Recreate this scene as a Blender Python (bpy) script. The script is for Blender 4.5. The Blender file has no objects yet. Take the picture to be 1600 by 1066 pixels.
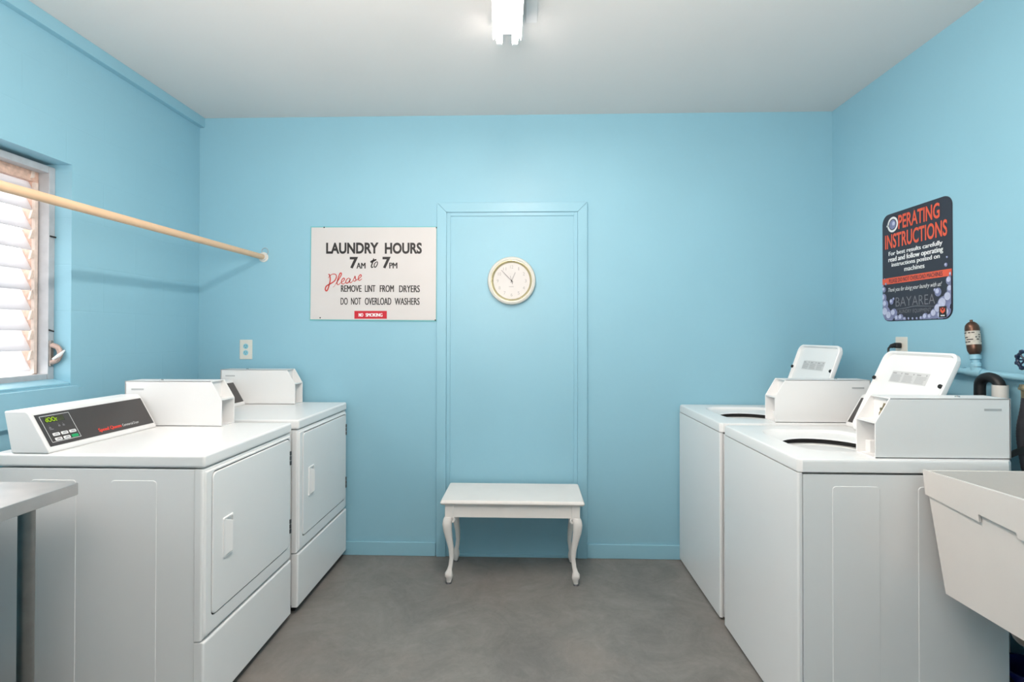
import bpy, bmesh, math, random
from mathutils import Vector, Matrix
random.seed(4)
C = bpy.context.scene.collection
SC = bpy.context.scene
PI = math.pi

# ------------------------------------------------------------------ camera
CAM_H, YAW, PITCH, ROLL, F_PX, CY = 1.32087, 0.03049, 0.008, 0.00163, 828.788, 516.258
fw = Vector((-math.sin(YAW)*math.cos(PITCH), math.cos(YAW)*math.cos(PITCH), math.sin(PITCH)))
rt = Vector((math.cos(YAW), math.sin(YAW), 0)); up = rt.cross(fw)
cr, sr = math.cos(ROLL), math.sin(ROLL)
rt, up = cr*rt + sr*up, cr*up - sr*rt
cam = bpy.data.cameras.new('camera'); cam_ob = bpy.data.objects.new('camera', cam); C.objects.link(cam_ob)
M = Matrix((rt, up, -fw)).transposed().to_4x4(); M.translation = Vector((0, 0, CAM_H)); cam_ob.matrix_world = M
cam.sensor_fit = 'HORIZONTAL'; cam.sensor_width = 36.0; cam.lens = F_PX/1600*36.0
cam.shift_y = (CY-533.0)/1600.0
cam.clip_start = 0.02
SC.camera = cam_ob
# ------------------------------------------------------------------ light and exposure
TUBE_STRENGTH = 58.0
WORLD_STRENGTH = 3.6
FILL_WATTS = 56.0
SC.view_settings.view_transform = 'Standard'; SC.view_settings.look = 'None'
SC.view_settings.gamma = 1.0; SC.view_settings.use_curve_mapping = False
SC.view_settings.exposure = 0.86
w = bpy.data.worlds.new('overcast_sky'); SC.world = w; w.use_nodes = True
bgn = w.node_tree.nodes['Background']; bgn.inputs[0].default_value = (1.0, 0.985, 0.96, 1); bgn.inputs[1].default_value = WORLD_STRENGTH

def area(name, loc, rot, sx, sy, watts, col=(1, 1, 1)):
    l = bpy.data.lights.new(name, 'AREA'); l.shape = 'RECTANGLE'; l.size = sx; l.size_y = sy; l.energy = watts; l.color = col
    o = bpy.data.objects.new(name, l); C.objects.link(o); o.location = loc; o.rotation_euler = rot
    return o
# added unseen lamp aimed at the ceiling to brighten the room
area('ceiling_fill', (-0.40, 0.05, 1.75), (PI-0.42, 0.15, 0), 0.9, 0.9, FILL_WATTS, (1, 0.89, 0.80))

# ------------------------------------------------------------------ room measures
XL, XR, D, ZC, YF = -2.001, 1.785, 3.1634, 2.636, -1.7

# ------------------------------------------------------------------ materials
def srgb(r, g, b):
    f = lambda c: (c/255/12.92) if c/255 <= 0.04045 else ((c/255+0.055)/1.055)**2.4
    return (f(r), f(g), f(b), 1)
def mat(name, col, rough=0.5, metal=0.0, var=0.04, scale=8.0, bump=0.0, bscale=60.0, spec=0.5, coat=0.0, rvar=0.05):
    m = bpy.data.materials.new(name); m.use_nodes = True
    nt = m.node_tree; b = nt.nodes['Principled BSDF']
    tc = nt.nodes.new('ShaderNodeTexCoord')
    n = nt.nodes.new('ShaderNodeTexNoise'); n.inputs['Scale'].default_value = scale; n.inputs['Detail'].default_value = 4
    nt.links.new(tc.outputs['Object'], n.inputs['Vector'])
    r = nt.nodes.new('ShaderNodeValToRGB')
    lo = [max(0, c*(1-var)) for c in col[:3]]+[1]; hi = [min(1, c*(1+var)) for c in col[:3]]+[1]
    r.color_ramp.elements[0].color = lo; r.color_ramp.elements[1].color = hi
    r.color_ramp.elements[0].position = 0.3; r.color_ramp.elements[1].position = 0.7
    nt.links.new(n.outputs['Fac'], r.inputs['Fac']); nt.links.new(r.outputs['Color'], b.inputs['Base Color'])
    mr = nt.nodes.new('ShaderNodeMapRange'); mr.inputs['To Min'].default_value = max(0.02, rough-rvar); mr.inputs['To Max'].default_value = min(1, rough+rvar)
    nt.links.new(n.outputs['Fac'], mr.inputs['Value']); nt.links.new(mr.outputs['Result'], b.inputs['Roughness'])
    b.inputs['Metallic'].default_value = metal
    b.inputs['Specular IOR Level'].default_value = spec
    b.inputs['Coat Weight'].default_value = coat
    if bump > 0:
        n2 = nt.nodes.new('ShaderNodeTexNoise'); n2.inputs['Scale'].default_value = bscale; n2.inputs['Detail'].default_value = 5
        nt.links.new(tc.outputs['Object'], n2.inputs['Vector'])
        bp = nt.nodes.new('ShaderNodeBump'); bp.inputs['Strength'].default_value = bump; bp.inputs['Distance'].default_value = 0.004
        nt.links.new(n2.outputs['Fac'], bp.inputs['Height']); nt.links.new(bp.outputs['Normal'], b.inputs['Normal'])
    return m
def emit(name, col, strength):
    m = bpy.data.materials.new(name); m.use_nodes = True; nt = m.node_tree
    nt.nodes.remove(nt.nodes['Principled BSDF'])
    e = nt.nodes.new('ShaderNodeEmission'); e.inputs[0].default_value = col; e.inputs[1].default_value = strength
    nt.links.new(e.outputs[0], nt.nodes['Material Output'].inputs[0])
    return m

BLUE = srgb(146, 194, 212)
M_wall = mat('blue_wall_paint', BLUE, 0.42, var=0.015, scale=2.5, bump=0.10, bscale=35, spec=0.4)
M_trim = mat('blue_trim_paint', BLUE, 0.36, var=0.015, scale=4, bump=0.05, bscale=50, spec=0.45)
M_ceil = mat('ceiling_paint', srgb(222, 221, 220), 0.85, var=0.012, scale=2, bump=0.12, bscale=120)
M_enamel = mat('white_enamel', srgb(240, 240, 240), 0.27, var=0.006, scale=3, spec=0.5, rvar=0.003)
M_plas = mat('white_plastic', srgb(236, 236, 236), 0.38, var=0.008, scale=5)
M_coin = mat('white_powder_coat', srgb(236, 236, 236), 0.42, var=0.008, scale=6, bump=0.03, bscale=200)
M_tub = mat('cream_plastic', srgb(226, 222, 218), 0.5, var=0.02, scale=6, bump=0.04, bscale=90)
M_black = mat('black_rubber', srgb(22, 22, 24), 0.5, var=0.1)
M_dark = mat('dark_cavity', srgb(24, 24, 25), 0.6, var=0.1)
M_panel = mat('charcoal_panel', srgb(62, 59, 59), 0.3, var=0.05, scale=6)
M_chrome = mat('chrome', srgb(200, 198, 194), 0.2, metal=1.0)
M_brass = mat('aged_brass', srgb(150, 138, 112), 0.4, metal=0.8, var=0.15, scale=60)
M_steel = mat('stainless_steel', srgb(176, 176, 176), 0.32, metal=1.0, var=0.05, scale=30)
M_steelpipe = mat('galvanized_pipe', srgb(150, 150, 148), 0.34, metal=1.0, var=0.1, scale=20)
M_alu = mat('aluminium_frame', srgb(186, 188, 192), 0.5, metal=0.25, var=0.06, scale=30)
M_wood = mat('rod_wood', srgb(222, 188, 154), 0.5, var=0.05, scale=5)
M_bench = mat('bench_paint', srgb(236, 231, 227), 0.42, var=0.02, scale=10, bump=0.05, bscale=70)
M_sign = mat('sign_board', srgb(212, 208, 207), 0.45, var=0.012, scale=6)
M_teal = mat('teal_edge', srgb(110, 186, 190), 0.5)
M_ink = mat('black_lettering', srgb(38, 34, 34), 0.5, var=0.1, scale=40)
M_red = mat('red_lettering', srgb(196, 60, 52), 0.5, var=0.1, scale=60)
M_redbox = mat('red_label', srgb(196, 22, 42), 0.45)
M_white = mat('white_print', srgb(235, 235, 236), 0.45)
M_slate = mat('slate_sign', srgb(48, 47, 58), 0.38, var=0.06)
M_orange = mat('orange_print', srgb(226, 92, 62), 0.45)
M_greypr = mat('grey_print', srgb(128, 126, 132), 0.45)
M_label = mat('pale_label', srgb(208, 208, 208), 0.5)
M_bub1 = mat('bubble_print', srgb(128, 132, 168), 0.4, var=0.2, scale=40)
M_bub2 = mat('bubble_highlight', srgb(192, 196, 220), 0.4, var=0.1, scale=60)
M_green = mat('green_button', srgb(20, 160, 96), 0.4)
M_lcd = emit('display_green', srgb(150, 190, 40), 0.75)
M_lcdbg = mat('display_window', srgb(58, 62, 38), 0.25)
M_ivory = mat('ivory_plastic', srgb(222, 219, 210), 0.35)
M_face = mat('clock_face', srgb(208, 205, 204), 0.4)
M_gold = mat('olive_gold_ring', srgb(196, 188, 150), 0.28, metal=0.75)
M_silver = mat('silver_print', srgb(158, 157, 158), 0.4, metal=0.1)
M_hand = mat('grey_hand', srgb(120, 118, 120), 0.4)
M_pvc = mat('pvc_pipe', srgb(222, 219, 214), 0.4, var=0.02)
M_hose = mat('ribbed_hose', srgb(52, 52, 58), 0.55, var=0.15, scale=80)
M_valveblue = mat('dark_blue_wheel', srgb(16, 34, 62), 0.35)
M_bluebin = mat('navy_plastic', srgb(18, 26, 92), 0.4)
M_arr = mat('worn_metal', srgb(96, 70, 58), 0.34, metal=0.7, var=0.3, scale=24)
M_paper = mat('torn_label', srgb(196, 190, 180), 0.6, var=0.2, scale=60)
M_stucco = mat('salmon_stucco', srgb(214, 182, 166), 0.9, var=0.16, scale=60, bump=0.5, bscale=90)
M_tube = emit('fluorescent_tube', (1.0, 0.89, 0.80, 1), TUBE_STRENGTH)
M_ring = mat('basket_ring', srgb(222, 220, 216), 0.4)
M_sock = mat('painted_socket', srgb(140, 200, 216), 0.4)

def mat_block():
    # painted concrete block: faint joints in the relief
    m = mat('painted_block_wall', BLUE, 0.45, var=0.015, scale=2.5, bump=0, spec=0.4)
    nt = m.node_tree; b = nt.nodes['Principled BSDF']
    tc = [n for n in nt.nodes if n.type == 'TEX_COORD'][0]
    sx = nt.nodes.new('ShaderNodeSeparateXYZ'); cx = nt.nodes.new('ShaderNodeCombineXYZ')
    nt.links.new(tc.outputs['Object'], sx.inputs[0]); nt.links.new(sx.outputs['Y'], cx.inputs['X']); nt.links.new(sx.outputs['Z'], cx.inputs['Y'])
    br = nt.nodes.new('ShaderNodeTexBrick'); br.inputs['Scale'].default_value = 1.0
    br.inputs['Brick Width'].default_value = 0.406; br.inputs['Row Height'].default_value = 0.203
    br.inputs['Mortar Size'].default_value = 0.004; br.inputs['Mortar Smooth'].default_value = 1.0
    br.inputs['Color1'].default_value = br.inputs['Color2'].default_value = (1, 1, 1, 1); br.inputs['Mortar'].default_value = (0, 0, 0, 1)
    nt.links.new(cx.outputs[0], br.inputs['Vector'])
    ns = nt.nodes.new('ShaderNodeTexNoise'); ns.inputs['Scale'].default_value = 55; ns.inputs['Detail'].default_value = 5
    nt.links.new(tc.outputs['Object'], ns.inputs['Vector'])
    ad = nt.nodes.new('ShaderNodeMath'); ad.operation = 'MULTIPLY_ADD'; ad.inputs[1].default_value = 0.55
    nt.links.new(ns.outputs['Fac'], ad.inputs[0]); nt.links.new(br.outputs['Color'], ad.inputs[2])
    bp = nt.nodes.new('ShaderNodeBump'); bp.inputs['Strength'].default_value = 0.16; bp.inputs['Distance'].default_value = 0.004
    nt.links.new(ad.outputs[0], bp.inputs['Height']); nt.links.new(bp.outputs['Normal'], b.inputs['Normal'])
    return m
M_block = mat_block()

def mat_floor():
    m = bpy.data.materials.new('stained_concrete'); m.use_nodes = True; nt = m.node_tree; b = nt.nodes['Principled BSDF']
    tc = nt.nodes.new('ShaderNodeTexCoord')
    def noise(s, d, rough=0.55, dist=0.0):
        n = nt.nodes.new('ShaderNodeTexNoise'); n.inputs['Scale'].default_value = s; n.inputs['Detail'].default_value = d
        n.inputs['Roughness'].default_value = rough; n.inputs['Distortion'].default_value = dist
        nt.links.new(tc.outputs['Object'], n.inputs['Vector']); return n
    n1 = noise(2.6, 10, 0.7, 1.2); n2 = noise(14, 10, 0.75, 1.6); n3 = noise(1.3, 5, 0.5)
    r1 = nt.nodes.new('ShaderNodeValToRGB'); r1.color_ramp.elements[0].position = 0.32; r1.color_ramp.elements[1].position = 0.72
    r1.color_ramp.elements[0].color = srgb(112, 110, 107); r1.color_ramp.elements[1].color = srgb(138, 135, 131)
    nt.links.new(n1.outputs['Fac'], r1.inputs['Fac'])
    r2 = nt.nodes.new('ShaderNodeValToRGB'); r2.color_ramp.elements[0].position = 0.3; r2.color_ramp.elements[1].position = 0.75
    r2.color_ramp.elements[0].color = (0.80, 0.80, 0.80, 1); r2.color_ramp.elements[1].color = (1.12, 1.12, 1.12, 1)
    nt.links.new(n2.outputs['Fac'], r2.inputs['Fac'])
    mx = nt.nodes.new('ShaderNodeMix'); mx.data_type = 'RGBA'; mx.blend_type = 'MULTIPLY'; mx.inputs['Factor'].default_value = 0.8
    nt.links.new(r1.outputs['Color'], mx.inputs[6]); nt.links.new(r2.outputs['Color'], mx.inputs[7])
    r3 = nt.nodes.new('ShaderNodeValToRGB'); r3.color_ramp.elements[0].position = 0.52; r3.color_ramp.elements[1].position = 0.72
    r3.color_ramp.elements[0].color = (0, 0, 0, 1); r3.color_ramp.elements[1].color = (0.5, 0.5, 0.5, 1)
    nt.links.new(n3.outputs['Fac'], r3.inputs['Fac'])
    mx2 = nt.nodes.new('ShaderNodeMix'); mx2.data_type = 'RGBA'; mx2.inputs[7].default_value = srgb(138, 125, 117)
    nt.links.new(r3.outputs['Color'], mx2.inputs['Factor']); nt.links.new(mx.outputs[2], mx2.inputs[6])
    nt.links.new(mx2.outputs[2], b.inputs['Base Color'])
    b.inputs['Roughness'].default_value = 0.5; b.inputs['Specular IOR Level'].default_value = 0.35
    bp = nt.nodes.new('ShaderNodeBump'); bp.inputs['Strength'].default_value = 0.15; bp.inputs['Distance'].default_value = 0.004
    nt.links.new(n2.outputs['Fac'], bp.inputs['Height']); nt.links.new(bp.outputs['Normal'], b.inputs['Normal'])
    return m
M_floor = mat_floor()

def mat_frost():
    m = bpy.data.materials.new('frosted_glass'); m.use_nodes = True; nt = m.node_tree
    b = nt.nodes['Principled BSDF']; b.inputs['Base Color'].default_value = (0.9, 0.9, 0.92, 1); b.inputs['Roughness'].default_value = 0.25
    tc = nt.nodes.new('ShaderNodeTexCoord'); n = nt.nodes.new('ShaderNodeTexNoise'); n.inputs['Scale'].default_value = 160; n.inputs['Detail'].default_value = 2
    nt.links.new(tc.outputs['Object'], n.inputs['Vector'])
    bp = nt.nodes.new('ShaderNodeBump'); bp.inputs['Strength'].default_value = 0.5; bp.inputs['Distance'].default_value = 0.003
    nt.links.new(n.outputs['Fac'], bp.inputs['Height']); nt.links.new(bp.outputs['Normal'], b.inputs['Normal'])
    t = nt.nodes.new('ShaderNodeBsdfTranslucent'); t.inputs[0].default_value = (0.58, 0.58, 0.60, 1)
    mx = nt.nodes.new('ShaderNodeMixShader'); mx.inputs[0].default_value = 0.68
    nt.links.new(b.outputs[0], mx.inputs[1]); nt.links.new(t.outputs[0], mx.inputs[2])
    nt.links.new(mx.outputs[0], nt.nodes['Material Output'].inputs[0])
    return m
M_frost = mat_frost()

# ------------------------------------------------------------------ mesh helpers
class MB:
    def __init__(self): self.bm = bmesh.new(); self.off = Vector((0, 0, 0))
    def _merge(self, t, mtx=None):
        if mtx is not None: bmesh.ops.transform(t, matrix=mtx, verts=t.verts)
        bmesh.ops.recalc_face_normals(t, faces=t.faces)
        me = bpy.data.meshes.new('tmp'); t.to_mesh(me); t.free(); self.bm.from_mesh(me); bpy.data.meshes.remove(me)
        return self
    def box(self, x0, x1, y0, y1, z0, z1, bev=0.0, seg=2, mtx=None, edges=None):
        t = bmesh.new(); bmesh.ops.create_cube(t, size=1)
        for v in t.verts: v.co = Vector(((x0+x1)/2+v.co.x*(x1-x0), (y0+y1)/2+v.co.y*(y1-y0), (z0+z1)/2+v.co.z*(z1-z0)))
        if bev > 0:
            es = [e for e in t.edges if edges is None or edges(e)]
            bmesh.ops.bevel(t, geom=es, offset=bev, segments=seg, affect='EDGES', profile=0.5)
        return self._merge(t, mtx)
    def poly(self, pts, ext, bev=0.0, seg=2, mtx=None):
        """closed polygon (3D points) swept along the vector ext"""
        t = bmesh.new(); ext = Vector(ext)
        a = [t.verts.new(Vector(p)) for p in pts]; b = [t.verts.new(Vector(p)+ext) for p in pts]
        n = len(pts)
        t.faces.new(a[::-1]); t.faces.new(b)
        for i in range(n): t.faces.new((a[i], a[(i+1) % n], b[(i+1) % n], b[i]))
        if bev > 0: bmesh.ops.bevel(t, geom=list(t.edges), offset=bev, segments=seg, affect='EDGES', profile=0.5)
        return self._merge(t, mtx)
    def cyl(self, p0, p1, r0, r1=None, seg=24, cap=True):
        p0, p1 = Vector(p0), Vector(p1); r1 = r0 if r1 is None else r1
        return self.tube([p0, p1], [r0, r1], seg, cap)
    def tube(self, path, r, seg=12, cap=True):
        path = [Vector(p) for p in path]; n = len(path)
        rs = r if isinstance(r, (list, tuple)) else [r]*n
        t = bmesh.new(); rings = []
        tan0 = (path[1]-path[0]).normalized()
        u = tan0.orthogonal().normalized()
        for i, p in enumerate(path):
            tan = ((path[min(i+1, n-1)]-path[max(i-1, 0)])).normalized()
            u = (u - tan*u.dot(tan)).normalized(); v = tan.cross(u)
            rings.append([t.verts.new(p+(u*math.cos(2*PI*k/seg)+v*math.sin(2*PI*k/seg))*rs[i]) for k in range(seg)])
        for i in range(n-1):
            for k in range(seg): t.faces.new((rings[i][k], rings[i][(k+1) % seg], rings[i+1][(k+1) % seg], rings[i+1][k]))
        if cap: t.faces.new(rings[0][::-1]); t.faces.new(rings[-1])
        return self._merge(t)
    def lathe(self, prof, mtx=None, seg=48, close=True):
        """profile of (radius, height) about local Z"""
        t = bmesh.new(); rings = []
        for r, z in prof:
            if r < 1e-6: rings.append([t.verts.new((0, 0, z))])
            else: rings.append([t.verts.new((r*math.cos(2*PI*k/seg), r*math.sin(2*PI*k/seg), z)) for k in range(seg)])
        for a, b in zip(rings, rings[1:]):
            for k in range(seg):
                k2 = (k+1) % seg
                if len(a) == 1 and len(b) == 1: continue
                if len(a) == 1: t.faces.new((a[0], b[k], b[k2]))
                elif len(b) == 1: t.faces.new((a[k], a[k2], b[0]))
                else: t.faces.new((a[k], a[k2], b[k2], b[k]))
        return self._merge(t, mtx)
    def loft(self, loops, cap0=False, cap1=False):
        t = bmesh.new(); R = [[t.verts.new(Vector(p)) for p in l] for l in loops]; n = len(loops[0])
        for a, b in zip(R, R[1:]):
            for k in range(n): t.faces.new((a[k], a[(k+1) % n], b[(k+1) % n], b[k]))
        if cap0: t.faces.new(R[0][::-1])
        if cap1: t.faces.new(R[-1])
        return self._merge(t)
    def build(self, name, m, parent=None, smooth=35):
        if self.off.length > 0: bmesh.ops.translate(self.bm, vec=self.off, verts=self.bm.verts)
        me = bpy.data.meshes.new(name); self.bm.to_mesh(me); self.bm.free()
        me.materials.append(m)
        for p in me.polygons: p.use_smooth = True
        me.set_sharp_from_angle(angle=math.radians(smooth))
        o = bpy.data.objects.new(name, me); C.objects.link(o)
        wn = o.modifiers.new('weighted_normals', 'WEIGHTED_NORMAL'); wn.mode = 'FACE_AREA'; wn.weight = 90; wn.keep_sharp = True
        if parent is not None: o.parent = parent
        return o
def tag(o, label=None, cat=None, group=None, kind=None):
    if label: o['label'] = label
    if cat: o['category'] = cat
    if group: o['group'] = group
    if kind: o['kind'] = kind
    return o
def empty(name, loc, rz=0.0):
    o = bpy.data.objects.new(name, None); C.objects.link(o); o.location = loc; o.rotation_euler = (0, 0, rz); o.empty_display_size = 0.1
    return o
def struct(o, label=None):
    o['kind'] = 'structure'
    if label: o['label'] = label
    return o
def rrect(w, h, r, n=6):
    """rounded rectangle outline centred on 0"""
    pts = []
    for cx, cy, a0 in ((w/2-r, h/2-r, 0), (-w/2+r, h/2-r, PI/2), (-w/2+r, -h/2+r, PI), (w/2-r, -h/2+r, 1.5*PI)):
        for k in range(n+1):
            a = a0+PI/2*k/n; pts.append((cx+r*math.cos(a), cy+r*math.sin(a)))
    return pts
def catmull(pts, n=8):
    pts = [Vector(p) for p in pts]; out = []
    P = [2*pts[0]-pts[1]]+pts+[2*pts[-1]-pts[-2]]
    for i in range(1, len(P)-2):
        for k in range(n):
            t = k/n
            out.append(0.5*((2*P[i])+(P[i+1]-P[i-1])*t+(2*P[i-1]-5*P[i]+4*P[i+1]-P[i+2])*t*t+(3*P[i]-P[i-1]-3*P[i+1]+P[i+2])*t**3))
    out.append(pts[-1]); return out

class Plane:
    """a surface that carries print: origin, right and up in the parent's space"""
    def __init__(self, o, r, u): self.o, self.r, self.u = Vector(o), Vector(r).normalized(), Vector(u).normalized(); self.n = self.r.cross(self.u)
    def at(self, x, y, e=0.0): return self.o+self.r*x+self.u*y+self.n*e
    def mtx(self, x, y, e=0.0):
        m = Matrix((self.r, self.u, self.n)).transposed().to_4x4(); m.translation = self.at(x, y, e); return m
_dg = {}
def glyphs(body, bold=0.0, shear=0.0, spacing=1.0):
    key = (body, bold, shear, spacing)
    if key in _dg: return _dg[key]
    cu = bpy.data.curves.new('txt', 'FONT'); cu.body = body; cu.offset = bold; cu.shear = shear; cu.space_character = spacing; cu.resolution_u = 4
    cu.align_x = 'LEFT'
    ob = bpy.data.objects.new('txt', cu); C.objects.link(ob); bpy.context.view_layer.update()
    dg = bpy.context.evaluated_depsgraph_get()
    me = bpy.data.meshes.new_from_object(ob.evaluated_get(dg))
    vs = [v.co.copy() for v in me.vertices]; fs = [tuple(p.vertices) for p in me.polygons]
    bpy.data.objects.remove(ob); bpy.data.curves.remove(cu); bpy.data.meshes.remove(me)
    x0, x1 = min(v.x for v in vs), max(v.x for v in vs); y0, y1 = min(v.y for v in vs), max(v.y for v in vs)
    vs = [((v.x-x0)/(x1-x0), (v.y-y0)/(y1-y0)) for v in vs]
    _dg[key] = (vs, fs); return _dg[key]
class Print:
    """flat ink on a Plane"""
    def __init__(self, pl, e=0.0008, step=0.0): self.pl, self.e, self.step = pl, e, step; self.v, self.f = [], []
    def text(self, body, x0, x1, y0, y1, bold=0.0, shear=0.0, spacing=1.0, heavy=0.0):
        vs, fs = glyphs(body, min(bold, 0)+heavy, shear, spacing); d = max(bold, 0)*(y1-y0)
        for k, dx in enumerate((0,) if d == 0 else (-d, 0, d)):
            b = len(self.v)
            self.v += [self.pl.at(x0+d+a*(x1-x0-2*d)+dx, y0+c*(y1-y0), self.e+0.00004*k) for a, c in vs]; self.f += [tuple(i+b for i in f) for f in fs]
        return self
    def shape(self, pts):
        b = len(self.v); self.v += [self.pl.at(x, y, self.e+len(self.f)*self.step) for x, y in pts]; self.f.append(tuple(range(b, b+len(pts)))); return self
    def rect(self, x0, x1, y0, y1): return self.shape([(x0, y0), (x1, y0), (x1, y1), (x0, y1)])
    def disc(self, cx, cy, r, n=20, ry=None): return self.shape([(cx+r*math.cos(2*PI*k/n), cy+(ry or r)*math.sin(2*PI*k/n)) for k in range(n)])
    def ring(self, cx, cy, r0, r1, n=32):
        for k in range(n):
            a, b = 2*PI*k/n, 2*PI*(k+1)/n
            self.shape([(cx+r0*math.cos(a), cy+r0*math.sin(a)), (cx+r1*math.cos(a), cy+r1*math.sin(a)), (cx+r1*math.cos(b), cy+r1*math.sin(b)), (cx+r0*math.cos(b), cy+r0*math.sin(b))])
        return self
    def stroke(self, pts, w0, w1=None, n=8, wm=None):
        p = catmull([(x, y, 0) for x, y in pts], n); w1 = w0 if w1 is None else w1; m = len(p); L = []
        for i, q in enumerate(p):
            t = (p[min(i+1, m-1)]-p[max(i-1, 0)]); t.normalize(); s = Vector((-t.y, t.x, 0)); f = i/(m-1)
            wd = (w0+(w1-w0)*f) if wm is None else (w0*(1-f)+w1*f)+(wm-(w0+w1)/2)*4*f*(1-f)
            L.append((q+s*wd/2, q-s*wd/2))
        for a, b in zip(L, L[1:]): self.shape([(a[1].x, a[1].y), (b[1].x, b[1].y), (b[0].x, b[0].y), (a[0].x, a[0].y)])
        return self
    def build(self, name, m, parent=None):
        me = bpy.data.meshes.new(name); me.from_pydata([tuple(v) for v in self.v], [], self.f); me.materials.append(m); me.update()
        o = bpy.data.objects.new(name, me); C.objects.link(o)
        if parent is not None: o.parent = parent
        return o

# ================================================================== THE ROOM
struct(MB().box(XL-0.3, XR+0.2, YF-0.2, D+0.2, -0.12, 0).build('floor', M_floor), 'grey stained concrete floor')
struct(MB().box(XL-0.3, XR+0.2, YF-0.2, D+0.2, ZC, ZC+0.12).build('ceiling', M_ceil), 'flat off-white ceiling')
b = MB().box(XL-0.2, XR+0.2, D, D+0.2, 0, ZC); b.box(0.318, 1.454, D-0.0009, D+0.01, 0.0, ZC)
struct(b.build('wall_back', M_wall), 'light blue back wall')
struct(MB().box(XR, XR+0.2, YF-0.2, D, 0, ZC).build('wall_right', M_wall), 'light blue right wall')
# left wall with the window opening
WY0, WY1, WZ0, WZ1 = 0.75, 2.262, 1.100, 2.062
b = MB()
b.box(XL-0.2, XL, WY1, D, 0, ZC); b.box(XL-0.2, XL, YF-0.2, WY0, 0, ZC)
b.box(XL-0.2, XL, WY0, WY1, WZ1, ZC); b.box(XL-0.2, XL, WY0, WY1, 0, WZ0)
struct(b.build('wall_left', M_block), 'light blue painted block wall with the window')
# wall behind the camera
struct(MB().box(XL, XR, YF-0.15, YF, 0, ZC).build('wall_front', M_wall))
# crown board along the left wall
struct(MB().box(XL, XL+0.032, YF, D, 2.577, ZC, bev=0.002).build('trim_1', M_trim), 'blue board along the top of the left wall')
# baseboard on the back wall
b = MB(); b.box(XL, -0.5495, D-0.013, D, 0, 0.081, bev=0.004); b.box(0.3475, XR, D-0.013, D, 0, 0.083, bev=0.004)
struct(b.build('baseboard_back', M_trim), 'blue baseboard')

# blocked-up door in the back wall
dx0, dx1, dz = -0.5455, 0.3500, 2.108
door = struct(MB().box(dx0+0.056, dx1-0.056, D-0.003, D+0.02, 0.012, dz-0.058).build('door_1', M_wall), 'painted-over blue door')
b = MB()
cw = 0.0575
b.poly([(dx0, D, 0), (dx0, D, dz), (dx0+cw, D, dz-cw), (dx0+cw, D, 0)], (0, -0.018, 0), bev=0.003)
b.poly([(dx1, D, 0), (dx1-cw, D, 0), (dx1-cw, D, dz-cw), (dx1, D, dz)], (0, -0.018, 0), bev=0.003)
b.poly([(dx0, D, dz), (dx1, D, dz), (dx1-cw, D, dz-cw), (dx0+cw, D, dz-cw)], (0, -0.018, 0), bev=0.003)
b.build('door_casing', M_trim, door)
b = MB()
s0, s1, sz, sw = dx0+cw, dx1-cw, dz-cw, 0.022
b.box(s0, s0+sw, D-0.010, D, 0.0, sz, bev=0.002); b.box(s1-sw, s1, D-0.010, D, 0.0, sz, bev=0.002); b.box(s0+sw, s1-sw, D-0.0095, D, sz-sw, sz, bev=0.002)
b.box(s0+sw, s1-sw, D-0.012, D, 0.0, 0.014, bev=0.002)
b.build('door_stop', M_trim, door)

# jalousie window
win = struct(empty('window_1', (XL-0.09, (WY0+WY1)/2, WZ0)), 'frosted louvre window')
ox, oy, oz = win.location
def wbox(b, x0, x1, y0, y1, z0, z1, **k): return b.box(x0-ox, x1-ox, y0-oy, y1-oy, z0-oz, z1-oz, **k)
xf = -2.0755
b = MB(); fwid = 0.030
wbox(b, xf-0.05, xf, WY1-fwid, WY1, WZ0+0.02, WZ1-0.014, bev=0.003); wbox(b, xf-0.05, xf, WY0, WY0+fwid, WZ0+0.02, WZ1-0.014, bev=0.003)
wbox(b, xf-0.05, xf-0.001, WY0+fwid, WY1-fwid, WZ1-0.014-fwid, WZ1-0.014, bev=0.003); wbox(b, xf-0.05, xf-0.001, WY0+fwid, WY1-fwid, WZ0+0.02, WZ0+0.02+fwid*0.9, bev=0.003)
b.build('window_frame', M_alu, win)
b = MB()
wbox(b, xf-0.11, xf-0.052, WY1-0.046, WY1, WZ0, WZ1); wbox(b, xf-0.11, xf-0.054, WY0, WY1-0.046, WZ1-0.085, WZ1)
b.build('reveal', M_stucco, win)['label'] = 'rough salmon strip beside the louvres'
b = MB(); wbox(b, xf-0.06, xf-0.045, WY1-0.048, WY1-0.034, WZ0+0.05, WZ1-0.09)
for k in range(10):
    zc = 2.005-0.0865*k
    b.poly([(xf-0.05-ox, WY1-0.066-oy, zc-0.02-oz), (xf-0.05-ox, WY1-0.046-oy, zc-0.012-oz), (xf-0.05-ox, WY1-0.043-oy, zc+0.03-oz), (xf-0.05-ox, WY1-0.055-oy, zc+0.018-oz)], (-0.01, 0, 0), bev=0.001, seg=1)
b.build('louvre_channel', mat('window_channel', srgb(222, 206, 196), 0.6, var=0.1, scale=40), win)
for k in range(10):
    zc = 1.985-0.0865*k
    t = MB(); pts = [(-0.026, -0.046), (-0.021, -0.047), (0.026, 0.044), (0.021, 0.046)]
    t.poly([(xf-0.085+px-ox, WY0+0.05-oy, zc-pz-oz) for px, pz in pts], (0, WY1-WY0-0.092, 0), bev=0.0015, seg=1)
    t.build('louvre_slat', M_frost, win)
b = MB()   # crank operator on the frame
wbox(b, xf, xf+0.008, WY1-0.026, WY1-0.012, 1.18, 1.292, bev=0.002)
b.build('operator_plate', mat('operator_metal', srgb(150, 142, 136), 0.45, metal=0.6, var=0.15, scale=60), win)
b = MB()
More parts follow.
